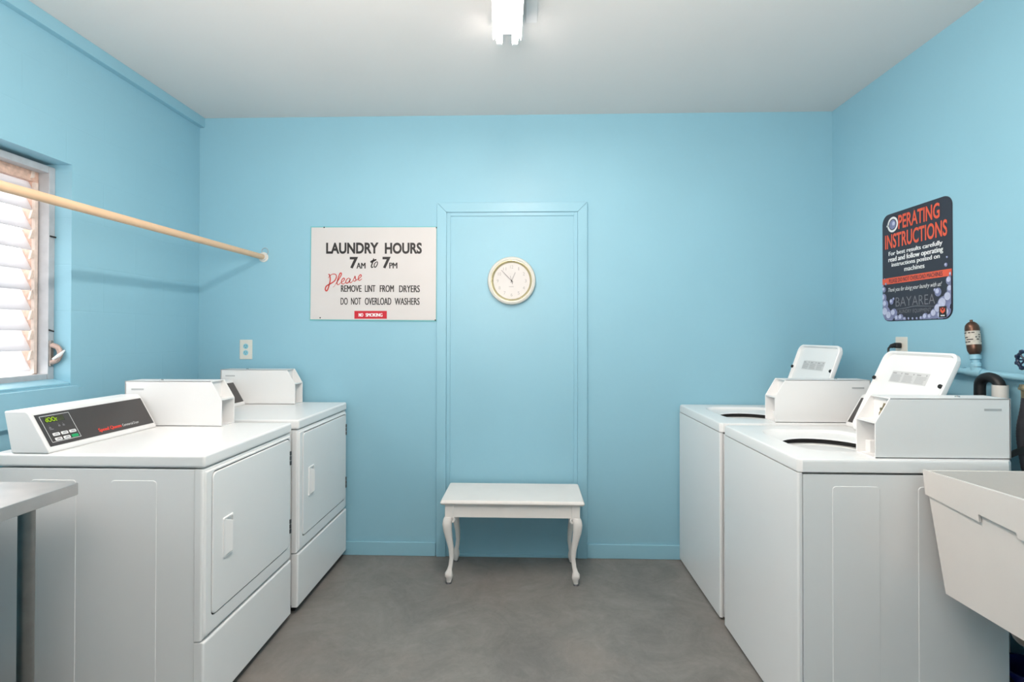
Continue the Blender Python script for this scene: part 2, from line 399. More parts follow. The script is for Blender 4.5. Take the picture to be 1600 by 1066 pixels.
b.tube(catmull([(xf+0.008-ox, WY1-0.02-oy, 1.272-oz), (xf+0.030-ox, WY1-0.016-oy, 1.262-oz), (xf+0.038-ox, WY1-0.012-oy, 1.237-oz), (xf+0.030-ox, WY1-0.016-oy, 1.208-oz), (xf+0.008-ox, WY1-0.02-oy, 1.196-oz)], 6), 0.011, 10)
b.build('operator_gear', mat('operator_cast', srgb(186, 160, 150), 0.45, metal=0.4, var=0.15, scale=60), win)
b = MB(); b.tube([(xf+0.044-ox, WY1-0.055-oy, 1.212-oz), (xf+0.05-ox, WY1-0.03-oy, 1.228-oz), (xf+0.048-ox, WY1-0.001-oy, 1.248-oz)], [0.0045, 0.008, 0.0035], 8)
b.build('operator_handle', M_white, win)
b = MB(); b.tube([(xf-ox, WY1-0.026-oy, 1.745-oz), (xf+0.012-ox, WY1-0.008-oy, 1.742-oz)], 0.0035, 8); b.tube([(xf-ox, WY1-0.028-oy, 1.338-oz), (xf+0.01-ox, WY1-0.012-oy, 1.331-oz)], 0.003, 8)
b.build('frame_screw', M_dark, win)
# sill inside the recess and the board under it
b = MB()
b.poly([(XL-0.085, WY0, WZ0), (XL-0.085, WY0, WZ0+0.026), (XL-0.004, WY0, WZ0+0.008), (XL-0.004, WY0, WZ0)], (0, WY1-WY0, 0), bev=0.002)
b.box(XL, XL+0.026, WY0-0.03, WY1+0.012, 0.955, WZ0-0.006, bev=0.002)
b.box(XL, XL+0.020, WY1+0.012, WY1+0.05, 0.955, WZ0-0.018, bev=0.002)
struct(b.build('trim_2', M_trim), 'blue window sill board')

# ================================================================== LAUNDRY MACHINES
W, DEP, TOP = 0.664, 0.745, 0.912
def mb():
    b = MB(); b.off = Vector((DEP/2, -W/2, 0)); return b
def vert(e): return abs(e.verts[0].co.z-e.verts[1].co.z) > 1e-5
def front_vert(e): return vert(e) and e.verts[0].co.x > -0.01
def cabinet(root, x_front, kind):
    b = mb(); b.box(-DEP+0.02, x_front, 0.004, W-0.004, 0.035 if kind == 'dryer' else 0.012, 0.862, bev=0.004)
    for s in (0, 1):     # pressed rectangles in the side sheets
        yy = (0.004, 0.0024) if s == 0 else (W-0.004, W-0.0024)
        for x0, x1 in ((-0.325, -0.166), (-0.605, -0.446)) if kind == 'dryer' else ((-0.265, -0.112), (-0.550, -0.388)):
            o = rrect(x1-x0, 0.775, 0.012, 4)
            b.loft([[((x0+x1)/2+px, yy[0], 0.436+pz) for px, pz in o], [((x0+x1)/2+px*(1-0.0024/(x1-x0)), yy[1], 0.436+pz*(1-0.0024/0.775)) for px, pz in o]], cap1=True)
    b.build('cabinet', M_enamel, root)
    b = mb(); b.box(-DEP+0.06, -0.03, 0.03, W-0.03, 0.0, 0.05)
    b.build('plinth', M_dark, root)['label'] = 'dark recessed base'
def console(root, text):
    y0, y1 = 0.0, 0.524
    b = mb()
    prof = [(-0.540, TOP), (-0.541, TOP+0.012), (-0.612, TOP+0.136), (-0.624, TOP+0.144), (-0.700, TOP+0.144), (-0.672, TOP)]
    b.poly([(x, y0, z) for x, z in prof], (0, y1-y0, 0), bev=0.005, seg=3)
    h = b.build('console', M_plas, root)
    # sloped fascia
    A, B = Vector((-0.541, 0, TOP+0.012)), Vector((-0.612, 0, TOP+0.136))
    s = (B-A).normalized(); n = s.cross(Vector((0, -1, 0))).normalized()
    if n.x < 0: n = -n
    o = A+n*0.0005; o.x += DEP/2; o.y = y0-W/2
    pl = Plane(o, (0, 1, 0), s); ph, pw = (B-A).length, y1-y0
    b = MB(); m0, m1 = 0.013, pw-0.011; v0, v1 = 0.010, ph-0.010
    b.poly([pl.at(m0, v0), pl.at(m1, v0), pl.at(m1, v1), pl.at(m0, v1)], pl.n*0.0015)
    f = b.build('control_panel', M_panel, root)
    U = lambda u: m0+u*(m1-m0); V = lambda v: v1-v*(v1-v0)
    if text:
        e = 0.0022
        p = Print(pl, e); a0, a1, c0, c1, t = U(0.025), U(0.262), V(0.90), V(0.07), 0.0016
        p.rect(a0, a1, c1-t, c1).rect(a0, a1, c0, c0+t).rect(a0, a0+t, c0, c1).rect(a1-t, a1, c0, c1); p.build('panel_outline', M_white, f)
        p = Print(pl, e); p.rect(U(0.05), U(0.205), V(0.29), V(0.12)); p.build('display', M_lcdbg, f)
        p = Print(pl, e+0.0006); p.text('dOOr', U(0.056), U(0.150), V(0.275), V(0.135), bold=0.02); p.build('display_digits', M_lcd, f)
        p = Print(pl, e)
        for u, vv in ((0.055, 0.42), (0.13, 0.40), (0.165, 0.40)):
            p.disc(U(u+0.008), V(vv-0.03), 0.0012); p.rect(U(u), U(u+0.018), V(vv+0.06), V(vv+0.035)); p.rect(U(u+0.002), U(u+0.016), V(vv+0.03), V(vv+0.005))
        p.rect(U(0.055), U(0.085), V(0.52), V(0.495)); p.build('indicator_print', M_greypr, f)
        p = Print(pl, e); p.text('Speed Queen', U(0.425), U(0.652), V(0.93), V(0.78), bold=0.045, shear=0.1); p.build('brand_lettering', M_red if False else M_orange2, f)
        p = Print(pl, e); p.text('Commercial Dryer', U(0.664), U(0.842), V(0.915), V(0.80)); p.build('model_lettering', M_white, f)
        for r in range(2):
            for k in range(3):
                u = 0.055+0.067*k; vv = 0.63+0.15*r; q = MB()
                o2 = rrect(U(0.056)-U(0), 0.0118, 0.003, 3)
                cxx, cyy = U(u+0.028), V(vv+0.045)
                q.loft([[pl.at(cxx+a, cyy+c, e) for a, c in o2], [pl.at(cxx+a*0.94, cyy+c*0.9, e+0.0012) for a, c in o2]], cap1=True)
                g = (r == 1 and k == 2)
                bt = q.build('button', M_green if g else M_white, f)
                if g: bt['label'] = 'green start button'
                else:
                    p = Print(pl, e+0.0016); p.rect(cxx-0.009, cxx+0.009, cyy-0.0022, cyy-0.0004).rect(cxx-0.006, cxx+0.007, cyy+0.001, cyy+0.0026); p.build('button_print', M_greypr, bt)
M_orange2 = mat('red_brand_print', srgb(232, 62, 44), 0.45)
M_badge = mat('pale_badge', srgb(186, 187, 188), 0.4)
def coin_box(root, detail):
    y0, y1 = W-0.122, W-0.018
    xf_, xc, xb, zt, zc = -0.260, -0.308, -0.697, 1.112, 1.030
    prof = [(xb, TOP), (xf_, TOP), (xf_, zc), (xc, zt), (xb, zt)]
    b = mb(); th = 0.004
    for ya in (y0, y1-th): b.poly([(x, ya, z) for x, z in prof], (0, th, 0), bev=0.0012, seg=1)
    b.box(xb, xc-0.001, y0, y1, zt-th, zt, bev=0.0012, seg=1); b.box(xb, xb+th, y0, y1, TOP, zt); b.box(xb, xf_, y0, y1, TOP, TOP+th)
    b.box(-0.322, xf_, y0+th, y1-th, zc-0.003, zc+0.002)      # shelf at the chamfer
    m = b.build('coin_box', M_coin, root)
    b = mb(); b.box(-0.330, -0.320, y0+th, y1-th, TOP+th, zt-th); b.build('coin_box_liner', M_coin, m)
    b = mb(); b.box(-0.320, -0.290, y0+th, y0+0.030, TOP+th, TOP+0.045, bev=0.002); b.build('coin_tray', M_coin, m)
    for ya in (y0-0.0012, y1-0.0004):
        b = mb(); b.box(xb+0.03, xb+0.085, ya, ya+0.0016, zt-0.040, zt-0.033); b.build('maker_badge', M_badge, m)
    b = mb(); b.lathe([(0, 0.004), (0.006, 0.003), (0.008, 0)], Matrix.Translation((xb+0.13, (y0+y1)/2, zt)), 12); b.build('lock', M_chrome, m)
    if detail:
        b = mb(); ym = y1-0.040
        b.tube(catmull([(-0.318, ym, 1.090), (-0.311, ym, 1.070), (-0.300, ym+0.004, 1.058), (-0.300, ym+0.003, 1.036)], 5), 0.0038, 8)
        b.box(-0.3205, -0.306, ym-0.010, ym+0.006, 1.064, 1.075, bev=0.003); b.build('coin_latch', M_brass, m)
        b = mb(); b.lathe([(0, 0.004), (0.008, 0.003), (0.011, 0)], Matrix.Translation((-0.3200, ym+0.010, 0.985)) @ Matrix.Rotation(PI/2, 4, 'Y'), 16)
        b.build('key_lock', M_hand, m)
        for za in (TOP+0.012, TOP+0.022):
            b = mb(); b.box(-0.300, -0.294, y1-0.044, y1-0.022, za, za+0.004); b.build('coin_slide', M_brass, m)
        b = mb(); b.box(-0.321, -0.317, ym+0.006, ym+0.026, 1.082, 1.102, bev=0.001); b.build('lock_plate', M_label, m)

def groove_panel(b, y0, y1, z0, z1, x0, x1, r):
    """front sheet with rounded vertical edges"""
    b.box(x0, x1, y0, y1, z0, z1, bev=r, seg=4, edges=front_vert)
def make_dryer(text):
    root = empty('clothes_dryer', (0, 0, 0))
    cabinet(root, -0.0348, 'dryer')
    b = mb(); b.box(-DEP, 0.0, 0.0, W, 0.8665, TOP, bev=0.010, seg=4); b.build('top_panel', M_enamel, root)
    # upper front sheet: a frame around the door opening
    dy0, dy1, dz0, dz1 = 0.047, W-0.026, 0.349, 0.8405
    b = mb(); b.box(-0.032, -0.006, 0.0, W, 0.285, 0.863, bev=0.008, seg=4, edges=lambda e: e.verts[0].co.x > -0.01 and e.verts[1].co.x > -0.01)
    q = rrect(dy1-dy0+0.0095, dz1-dz0+0.0095, 0.022, 5); cyy, czz = (dy0+dy1)/2, (dz0+dz1)/2
    out = []
    for a, c in q:                                               # outer ring pushed to the sheet's edge
        k = 1.0/max(abs(a)/(W/2-0.009), abs(c)/(0.280)); out.append((W/2+a*k, 0.574+c*k))
    b.loft([[(-0.006, y, z) for y, z in out], [(0.0, W/2+(y-W/2)*0.985, 0.574+(z-0.574)*0.985) for y, z in out], [(0.0, cyy+a, czz+c) for a, c in q], [(-0.008, cyy+a, czz+c) for a, c in q]])
    b.build('front_panel', M_enamel, root)
    b = mb(); q = rrect(dy1-dy0, dz1-dz0, 0.020, 5)
    b.loft([[(-0.012, cyy+a, czz+c) for a, c in q], [(0.000, cyy+a, czz+c) for a, c in q], [(0.003, cyy+a*0.992, czz+c*0.99) for a, c in q]], cap0=True, cap1=True)
    d = b.build('door', M_enamel, root)
    b = mb(); b.box(-0.014, -0.0045, dy0-0.0055, dy1+0.0055, dz0-0.0055, dz1+0.0055); b.build('door_gasket', M_dark, root)
    hy, hz, hw, hh = 0.138, 0.592, 0.066, 0.145
    b = mb()
    o1, o2 = rrect(hw, hh, 0.006, 4), rrect(hw-0.016, hh-0.016, 0.005, 4)
    b.loft([[(0.002, hy+a, hz+c) for a, c in o1], [(0.008, hy+a*0.95, hz+c*0.97) for a, c in o1], [(0.008, hy+a, hz+c) for a, c in o2], [(-0.004+0.010*(a < 0), hy+a, hz+c) for a, c in o2]], cap1=True)
    b.poly([(0.004, hy-hw/2, hz+hh/2-0.004), (0.020, hy-hw/2+0.034, hz+hh/2-0.020), (0.020, hy-hw/2+0.034, hz-hh/2+0.020), (0.004, hy-hw/2, hz-hh/2+0.004)], (0, 0.006, 0), bev=0.001, seg=1)
    b.build('handle', M_plas, d)
    for zc in (0.752, 0.440):
        b = mb()
        for k in range(3): b.box(0.0, 0.006, W-0.024, W-0.014, zc-0.032+0.022*k, zc-0.012+0.022*k, bev=0.002)
        b.build('hinge', M_hand2, d)['label'] = 'dark grey hinge knuckles'
    b = mb(); b.box(-0.032, 0.0, 0.0, W, 0.030, 0.279, bev=0.008, seg=4, edges=lambda e: e.verts[0].co.x > -0.01 and e.verts[1].co.x > -0.01)
    b.build('lower_panel', M_enamel, root)
    console(root, text); coin_box(root, False)
    return root
M_hand2 = mat('hinge_metal', srgb(96, 96, 98), 0.4, metal=0.7)

d1 = make_dryer(True); d1.location = (-1.091-DEP/2, 1.760+W/2, 0)
tag(d1, 'white front-loading dryer nearest the camera, black control panel reading Speed Queen', 'dryer', 'coin-operated dryers along the left wall')
d2 = make_dryer(False); d2.location = (-1.081-DEP/2, 2.474+W/2, 0.004)
tag(d2, 'white front-loading dryer in the back corner under the wall outlet', 'dryer', 'coin-operated dryers along the left wall')

DEP = 0.698        # the washers are a little less deep
M_lgrey = mat('faint_print', srgb(165, 165, 166), 0.5)
def make_washer(lid_angle, detail, shift):
    root = empty('washing_machine', (0, 0, 0))
    cabinet(root, -0.0165, 'washer')
    b = mb(); b.box(-0.0135, 0.0, 0.002, W-0.002, 0.013, 0.866, bev=0.007, seg=4, edges=front_vert); b.build('front_panel', M_enamel, root)
    # top with a well that slopes down to the round opening
    N = 64; cx_, cy_ = -0.285, W-0.345
    def sup(hx, hy, z, p, cxx=cx_, cyy=cy_):
        out = []
        for k in range(N):
            a = 2*PI*k/N; c, s = math.cos(a), math.sin(a)
            out.append((cxx+hx*math.copysign(abs(c)**(2/p), c), cyy+hy*math.copysign(abs(s)**(2/p), s), z))
        return out
    def rect_loop(x0, x1, y0, y1, z, base):
        out = []
        for x, y, _ in base:
            dx, dy = x-cx_, y-cy_
            kx = ((x1-cx_) if dx > 0 else (cx_-x0))/max(abs(dx), 1e-9); ky = ((y1-cy_) if dy > 0 else (cy_-y0))/max(abs(dy), 1e-9); k = min(kx, ky)
            out.append((cx_+dx*k, cy_+dy*k, z))
        return out
    lip = sup(0.195, 0.228, TOP, 4.5)
    o0 = rect_loop(-DEP, 0.0, 0.0, W, 0, lip)
    def zz(l, z): return [(x, y, z) for x, y, _ in l]
    def inset(l, d): return [(min(max(x, -DEP+d), -d), min(max(y, d), W-d), z) for x, y, z in l]
    b = mb()
    b.loft([zz(inset(o0, 0.003), 0.868), zz(o0, 0.871), zz(o0, TOP-0.010), zz(inset(o0, 0.003), TOP-0.003), zz(inset(o0, 0.010), TOP), lip,
            sup(0.190, 0.222, TOP-0.004, 4.2), sup(0.186, 0.218, TOP-0.014, 4.0), sup(0.168, 0.186, TOP-0.023, 2.6), sup(0.163, 0.168, TOP-0.026, 2.1), sup(0.162, 0.165, TOP-0.030, 2.0)], cap0=False)
    b.build('top_panel', M_enamel, root)
    b = mb(); b.lathe([(0.152, -0.010), (0.150, 0.0), (0.140, 0.004), (0.118, -0.012), (0.114, -0.06)], Matrix.Translation((cx_, cy_, TOP-0.051)), 48); b.build('basket_ring', M_ring, root)
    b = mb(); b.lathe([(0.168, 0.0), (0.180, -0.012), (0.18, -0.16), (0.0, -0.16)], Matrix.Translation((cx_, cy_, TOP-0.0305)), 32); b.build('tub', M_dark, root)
    # open lid
    a = lid_angle; hx = -0.506; hz = TOP+0.006; y0, y1 = W-0.527-shift, W-0.134-shift; L = 0.372
    P = Plane(Vector((hx+DEP/2, (y0+y1)/2-W/2, hz)), (0, 1, 0), (-math.sin(a), 0, math.cos(a)))
    q = rrect(y1-y0, L, 0.036, 6); q = [(x, y+L/2) for x, y in q]
    sc = lambda k, m: [(x*k, L/2+(y-L/2)*m) for x, y in q]
    b = MB()
    pt = lambda l, e: [P.at(x, y, e) for x, y in l]
    notch = lambda l, e: [P.at(x, y-(0.007 if y > L-0.02 and abs(x) < 0.062 else 0), e) for x, y in l]
    b.loft([pt(sc(0.97, 0.97), -0.024), pt(q, -0.016), pt(q, -0.002), notch(sc(0.985, 0.985), 0.001), notch(sc(0.955, 0.955), 0.0), pt(sc(0.93, 0.93), -0.013)], cap0=True, cap1=True)
    lid = b.build('lid', M_enamel, root, smooth=40)
    b = MB(); lw, lh, ly = 0.205, 0.050, 0.262
    b.poly([P.at(-lw/2-0.012, ly-lh/2, -0.0128), P.at(lw/2-0.012, ly-lh/2, -0.0128), P.at(lw/2-0.012, ly+lh/2, -0.0128), P.at(-lw/2-0.012, ly+lh/2, -0.0128)], P.n*0.0005)
    lb = b.build('instruction_label', M_label, lid)
    p = Print(P, -0.0120)
    for c in range(3):
        xx = -lw/2-0.012+0.005+c*0.068
        p.rect(xx, xx+0.022, ly+0.013, ly+0.018); p.rect(xx+0.048, xx+0.054, ly+0.013, ly+0.019)
        for r in range(6): p.rect(xx, xx+0.058-random.random()*0.012, ly+0.007-0.0053*r, ly+0.0088-0.0053*r)
    p.build('label_print', M_lgrey, lb)
    for sx in (1, -1):
        b = MB(); b.lathe([(0, 0.008), (0.006, 0.008), (0.008, 0.006), (0.008, 0)], P.mtx(sx*0.166, 0.242, -0.012) if sx > 0 else P.mtx(-0.187, 0.242, 0.0), 14); b.build('bumper', M_dark, lid)['label'] = 'dark rubber bumper'
    console(root, False); coin_box(root, detail)
    return root
w1 = make_washer(math.radians(25.0), True, 0.046); w1.location = (0.889+DEP/2, 1.777+W/2, 0); w1.rotation_euler.z = PI
tag(w1, 'white top-loading washer beside the laundry sink, lid open', 'washing machine', 'coin-operated washers along the right wall')
w2 = make_washer(math.radians(19.5), False, 0.0); w2.location = (0.889+DEP/2, 2.490+W/2, 0); w2.rotation_euler.z = PI
tag(w2, 'white top-loading washer in the back corner against the back wall, lid open', 'washing machine', 'coin-operated washers along the right wall')

# ================================================================== BENCH
bench = tag(empty('bench', (-0.083, 2.955, 0)), 'small white painted bench with curved cabriole legs before the blue door', 'bench')
bx, by = bench.location.x, bench.location.y
hw, hd, zt = 0.379, 0.172, 0.447
q = rrect(2*hw, 2*hd, 0.006, 2)
b = MB(); b.loft([[(x*0.985, y*0.965, zt-0.024) for x, y in q], [(x, y, zt-0.016) for x, y in q], [(x, y, zt-0.010) for x, y in q], [(x*0.985, y*0.965, zt-0.001) for x, y in q], [(x*0.980, y*0.955, zt) for x, y in q]], cap0=True, cap1=True)
b.build('tabletop', M_bench, bench)
b = MB(); ax, ay = hw-0.025, hd-0.03
for s in (-1, 1):
    b.box(-ax+0.02, ax-0.02, s*ay-0.009, s*ay+0.009, zt-0.094, zt-0.02, bev=0.002)
    b.box(s*(ax-0.004)-0.009, s*(ax-0.004)+0.009, -ay+0.01, ay-0.01, zt-0.094, zt-0.02, bev=0.002)
b.build('apron', M_bench, bench)
def cabriole(sx, sy):
    b = MB(); cx_, cy_ = sx*(ax-0.020), sy*(ay-0.006)
    b.box(cx_-0.022, cx_+0.022, cy_-0.020, cy_+0.020, zt-0.098, zt-0.02, bev=0.003)
    # (height, outward shift, half width)
    prof = [(zt-0.092, 0.002, 0.023), (zt-0.108, 0.008, 0.025), (zt-0.130, 0.011, 0.0255), (zt-0.165, 0.009, 0.023), (zt-0.215, 0.001, 0.018), (zt-0.265, -0.008, 0.0145), (zt-0.315, -0.011, 0.0120),
            (zt-0.355, -0.006, 0.0115), (zt-0.378, 0.000, 0.014), (zt-0.392, 0.003, 0.020), (zt-0.408, 0.002, 0.021), (zt-0.420, 0.000, 0.016), (zt-0.434, 0.002, 0.013), (zt-0.443, 0.003, 0.011)]
    loops = []
    for z, o, r in prof:
        e = [(r*math.copysign(abs(math.cos(a))**0.8, math.cos(a)), r*math.copysign(abs(math.sin(a))**0.8, math.sin(a))) for a in [2*PI*k/16 for k in range(16)]]
        loops.append([(cx_+sx*o+u, cy_+sy*o*0.7+v, z) for u, v in e])
    b.loft(loops, cap0=True, cap1=True)
    # carved ear at the knee
    b.tube(catmull([(cx_-sx*0.020, cy_+sy*0.014, zt-0.094), (cx_-sx*0.026, cy_+sy*0.012, zt-0.108), (cx_-sx*0.017, cy_+sy*0.013, zt-0.122)], 4), [0.007]*8+[0.004], 8)
    lg = b.build('leg', M_bench, bench, smooth=50)
    b = MB(); b.cyl((cx_+sx*0.004, cy_+sy*0.003, 0.0), (cx_+sx*0.004, cy_+sy*0.003, 0.008), 0.016, 0.012, 14); b.build('glide', M_hand2, lg)
for sx in (-1, 1):
    for sy in (-1, 1): cabriole(sx, sy)

# ================================================================== WALL CLOCK
ck = tag(empty('wall_clock', (-0.0985, D-0.003, 1.6395)), 'round wall clock with ivory rim on the blue door', 'clock')
RX = Matrix.Rotation(PI/2, 4, 'X')         # lathe axis points at the room
b = MB(); b.lathe([(0, 0), (0.132, 0), (0.1425, 0.010), (0.1435, 0.020), (0.138, 0.033), (0.128, 0.038), (0.122, 0.036), (0.119, 0.032), (0.119, 0.012), (0, 0.012)], RX, 72); b.build('rim', M_ivory, ck)
b = MB(); b.lathe([(0.122, 0.034), (0.118, 0.0345), (0.112, 0.024), (0.108, 0.016), (0.118, 0.015)], RX, 72); b.build('inner_ring', M_gold, ck)
b = MB(); b.lathe([(0, 0.0150), (0.111, 0.0150), (0.111, 0.010)], RX, 64); fc = b.build('dial', M_face, ck)
pl = Plane((0, -0.0152, 0), (1, 0, 0), (0, 0, 1))
p = Print(pl, 0.0004)
for k in range(1, 13):
    a = PI/2-2*PI*k/12; r = 0.083; s = str(k); cw_ = 0.011 if k < 10 else 0.018
    p.text(s, r*math.cos(a)-cw_/2*(0.45 if k == 1 else 1), r*math.cos(a)+cw_/2*(0.45 if k == 1 else 1), r*math.sin(a)-0.0095, r*math.sin(a)+0.0095)
p.build('numerals', M_silver, fc)
p = Print(pl, 0.0004); p.rect(-0.016, 0.012, -0.036, -0.033); p.build('dial_print', M_silver, fc)
def hand(name, ang, L, tail, wd, e, m):
    p = Print(pl, e); d = Vector((math.sin(ang), math.cos(ang))); s = Vector((d.y, -d.x))
    c = [d*L+s*wd*0.35, d*L-s*wd*0.35, -d*tail-s*wd/2, -d*tail+s*wd/2]
    p.shape([(v.x, v.y) for v in c[::-1]]); return p.build(name, m, ck)
hand('hour_hand', math.radians(23.5), 0.055, 0.012, 0.0065, 0.003, M_silver)
hand('minute_hand', math.radians(-43.8), 0.088, 0.012, 0.0042, 0.005, M_hand)
hand('second_hand', math.radians(-16), 0.031, 0.020, 0.0020, 0.007, M_ink)
b = MB(); b.lathe([(0, 0.024), (0.004, 0.023), (0.004, 0.015)], RX, 16); b.build('hub', M_ink, ck)

# ================================================================== LAUNDRY HOURS SIGN
sg = tag(empty('notice_board', (-0.9294, D, 1.6860)), 'white hand-lettered sign reading LAUNDRY HOURS 7AM to 7PM', 'sign')
SX, SZ = 0.000621, 0.000616
fx = lambda c: (c-720)*SX
fz = lambda c: (551-c)*SZ
b = MB(); b.poly([(fx(99), 0, fz(88)), (fx(1337), 0, fz(93)), (fx(1334), 0, fz(1019)), (fx(95), 0, fz(1009))], (0, -0.004, 0)); b.build('edge', M_teal, sg)['label'] = 'teal painted edge'
b = MB(); b.poly([(fx(110), -0.003, fz(98)), (fx(1330), -0.003, fz(101)), (fx(1328), -0.003, fz(1006)), (fx(103), -0.003, fz(998))], (0, -0.0035, 0)); bd = b.build('board', M_sign, sg)
pl = Plane((0, -0.0065, 0), (1, 0, 0), (0, 0, 1))
def words(p, rows):
    for s, x0, x1, y0, y1, bo in rows: p.text(s, fx(x0), fx(x1), fz(y1), fz(y0), **({'heavy': 0.038} if bo in (0.04, 0.05) else {'bold': bo}))
p = Print(pl)
words(p, [('LAUNDRY', 256, 770, 248, 358, 0.04), ('HOURS', 830, 1190, 250, 360, 0.04), ('7', 488, 570, 388, 502, 0.05), ('AM', 553, 643, 445, 502, 0.045),
          ('7', 808, 888, 388, 502, 0.05), ('PM', 873, 953, 445, 502, 0.045)])
p.build('heading_lettering', M_ink, bd)
p = Print(pl)
S = lambda pts, w0, w1, wm=None: p.stroke([(fx(x), fz(y)) for x, y in pts], w0*SX*1.35, w1*SX*1.35, wm=wm*SX*1.35 if wm else None)
S([(722, 404), (712, 440), (700, 478), (704, 492), (720, 484)], 7, 5, 9); S([(690, 440), (712, 430), (748, 414)], 12, 9, 16)
S([(752, 436), (735, 448), (727, 470), (733, 490), (748, 480), (760, 452), (756, 436), (742, 440)], 5, 4, 7)
p.build('script_lettering', M_ink, bd)
p = Print(pl)
S([(280, 555), (292, 568), (298, 610), (288, 660), (270, 712), (256, 718), (250, 700), (262, 672), (300, 650), (340, 622), (358, 585), (350, 560), (322, 556), (292, 574), (278, 596)], 7, 3, 9)
S([(352, 650), (380, 610), (406, 562), (404, 546), (392, 552), (374, 600), (364, 645), (376, 660), (402, 640)], 4, 4, 8)
S([(402, 640), (428, 622), (438, 604), (428, 596), (412, 612), (408, 640), (422, 654), (446, 640)], 4, 4, 7)
S([(494, 606), (478, 596), (458, 610), (450, 636), (462, 646), (482, 630), (494, 604), (488, 634), (500, 640), (516, 626)], 4, 4, 7)
S([(516, 626), (534, 592), (540, 576), (544, 598), (550, 614), (536, 626), (524, 620)], 4, 4, 7)
S([(560, 614), (588, 592), (602, 574), (594, 562), (578, 578), (572, 606), (584, 618), (608, 602)], 4, 4, 7)
S([(352, 650), (336, 676), (322, 684)], 3, 2); S([(566, 606), (552, 618)], 3, 3)
p.build('script_lettering', M_red, bd)['label'] = 'red script word Please'
p = Print(pl)
words(p, [('REMOVE', 403, 605, 665, 730, 0.03), ('LINT', 637, 740, 665, 730, 0.03), ('FROM', 782, 920, 665, 732, 0.03), ('DRYERS', 970, 1172, 667, 734, 0.03),
          ('DO', 400, 470, 787, 855, 0.018), ('NOT', 502, 600, 787, 855, 0.022), ('OVERLOAD', 637, 895, 787, 857, 0.025), ('WASHERS', 927, 1170, 789, 857, 0.025)])
p.build('rule_lettering', M_ink, bd)
p = Print(pl); p.rect(fx(535), fx(852), fz(992), fz(916)); rb = p.build('red_label', M_redbox, bd)
p = Print(pl, 0.0014); words(p, [('NO', 577, 622, 938, 972, 0.06), ('SMOKING', 645, 810, 938, 972, 0.06)]); p.build('label_lettering', M_white, rb)
for x, y in ((235, 98), (1332, 105), (200, 983), (1322, 1005)):
    b = MB(); b.lathe([(0, 0.0035), (0.003, 0.003), (0.0045, 0)], Matrix.Translation((fx(x), -0.006, fz(y))) @ RX, 12); b.build('screw', M_ink, sg)

# ================================================================== OPERATING INSTRUCTIONS SIGN (right wall)
SW, SH = 0.4379, 0.5275
op = tag(empty('instruction_sign', (XR, 2.5026, 1.6535)), 'dark rounded sign reading OPERATING INSTRUCTIONS on the right wall', 'sign')
pl = Plane((0, SW/2, SH/2), (0, -1, 0), (0, 0, 1))     # u to the viewer's right, v downwards negative
q = rrect(SW, SH, 0.045, 8)
b = MB(); b.loft([[(0, -x, z) for x, z in q], [(-0.003, -x, z) for x, z in q], [(-0.0035, -x*0.996, z*0.997) for x, z in q]], cap0=True, cap1=True)
pn = b.build('plate', M_slate, op)
pl = Plane((-0.0036, SW/2, SH/2), (0, -1, 0), (0, 0, 1))
if pl.n.x > 0: pl.n = -pl.n
U = lambda u: u*SW
V = lambda v: -v*SH
p = Print(pl)
p.text('PERATING', U(0.265), U(0.851), V(0.165), V(0.035), heavy=0.022); p.text('INSTRUCTIONS', U(0.049), U(0.945), V(0.325), V(0.190), heavy=0.022)
p.build('title_lettering', M_orange, pn)
p = Print(pl); p.ring(U(0.175), V(0.105), 0.027, 0.0375); p.rect(U(0.075), U(0.11), V(0.115), V(0.10)); p.build('washer_ring', M_white, pn)
p = Print(pl); p.disc(U(0.175), V(0.105), 0.023); p.build('washer_door', M_bub1, pn)
p = Print(pl, 0.0012); p.disc(U(0.19), V(0.098), 0.010); p.build('washer_shine', M_bub2, pn)
p = Print(pl)
for s, a, c, v0, v1 in (('For best results carefully', .107, .886, .352, .402), ('read and follow operating', .102, .894, .402, .462), ('instructions posted on', .154, .851, .458, .508), ('machines', .354, .649, .514, .556)):
    p.text(s, U(a), U(c), V(v1), V(v0), bold=0.045)
p.build('body_lettering', M_white, pn)
p = Print(pl); p.rect(U(0.002), U(0.998), V(0.655), V(0.597)); bn = p.build('orange_band', M_orange, pn)
p = Print(pl, 0.0014); p.text('PLEASE DO NOT OVERLOAD MACHINES', U(.114), U(.887), V(.645), V(.608), bold=0.02); p.build('band_lettering', M_slate, bn)
p = Print(pl)
p.text('Thank you for doing your laundry with us!', U(.097), U(.876), V(.738), V(.690), shear=0.45); p.build('script_lettering', M_white, pn)
p = Print(pl); p.text('BAY', U(.219), U(.460), V(.868), V(.785), bold=-0.012); p.text('AREA', U(.470), U(.786), V(.868), V(.785), bold=-0.012)
p.text('LAUNDRY EQUIPMENT', U(.247), U(.733), V(.937), V(.900), bold=-0.008)
p.stroke([(U(.22), V(.893)), (U(.36), V(.888)), (U(.50), V(.876)), (U(.62), V(.880)), (U(.79), V(.890))], 0.001, 0.001, wm=0.003)
p.build('shop_lettering', M_greypr, pn)
rnd = random.Random(11)
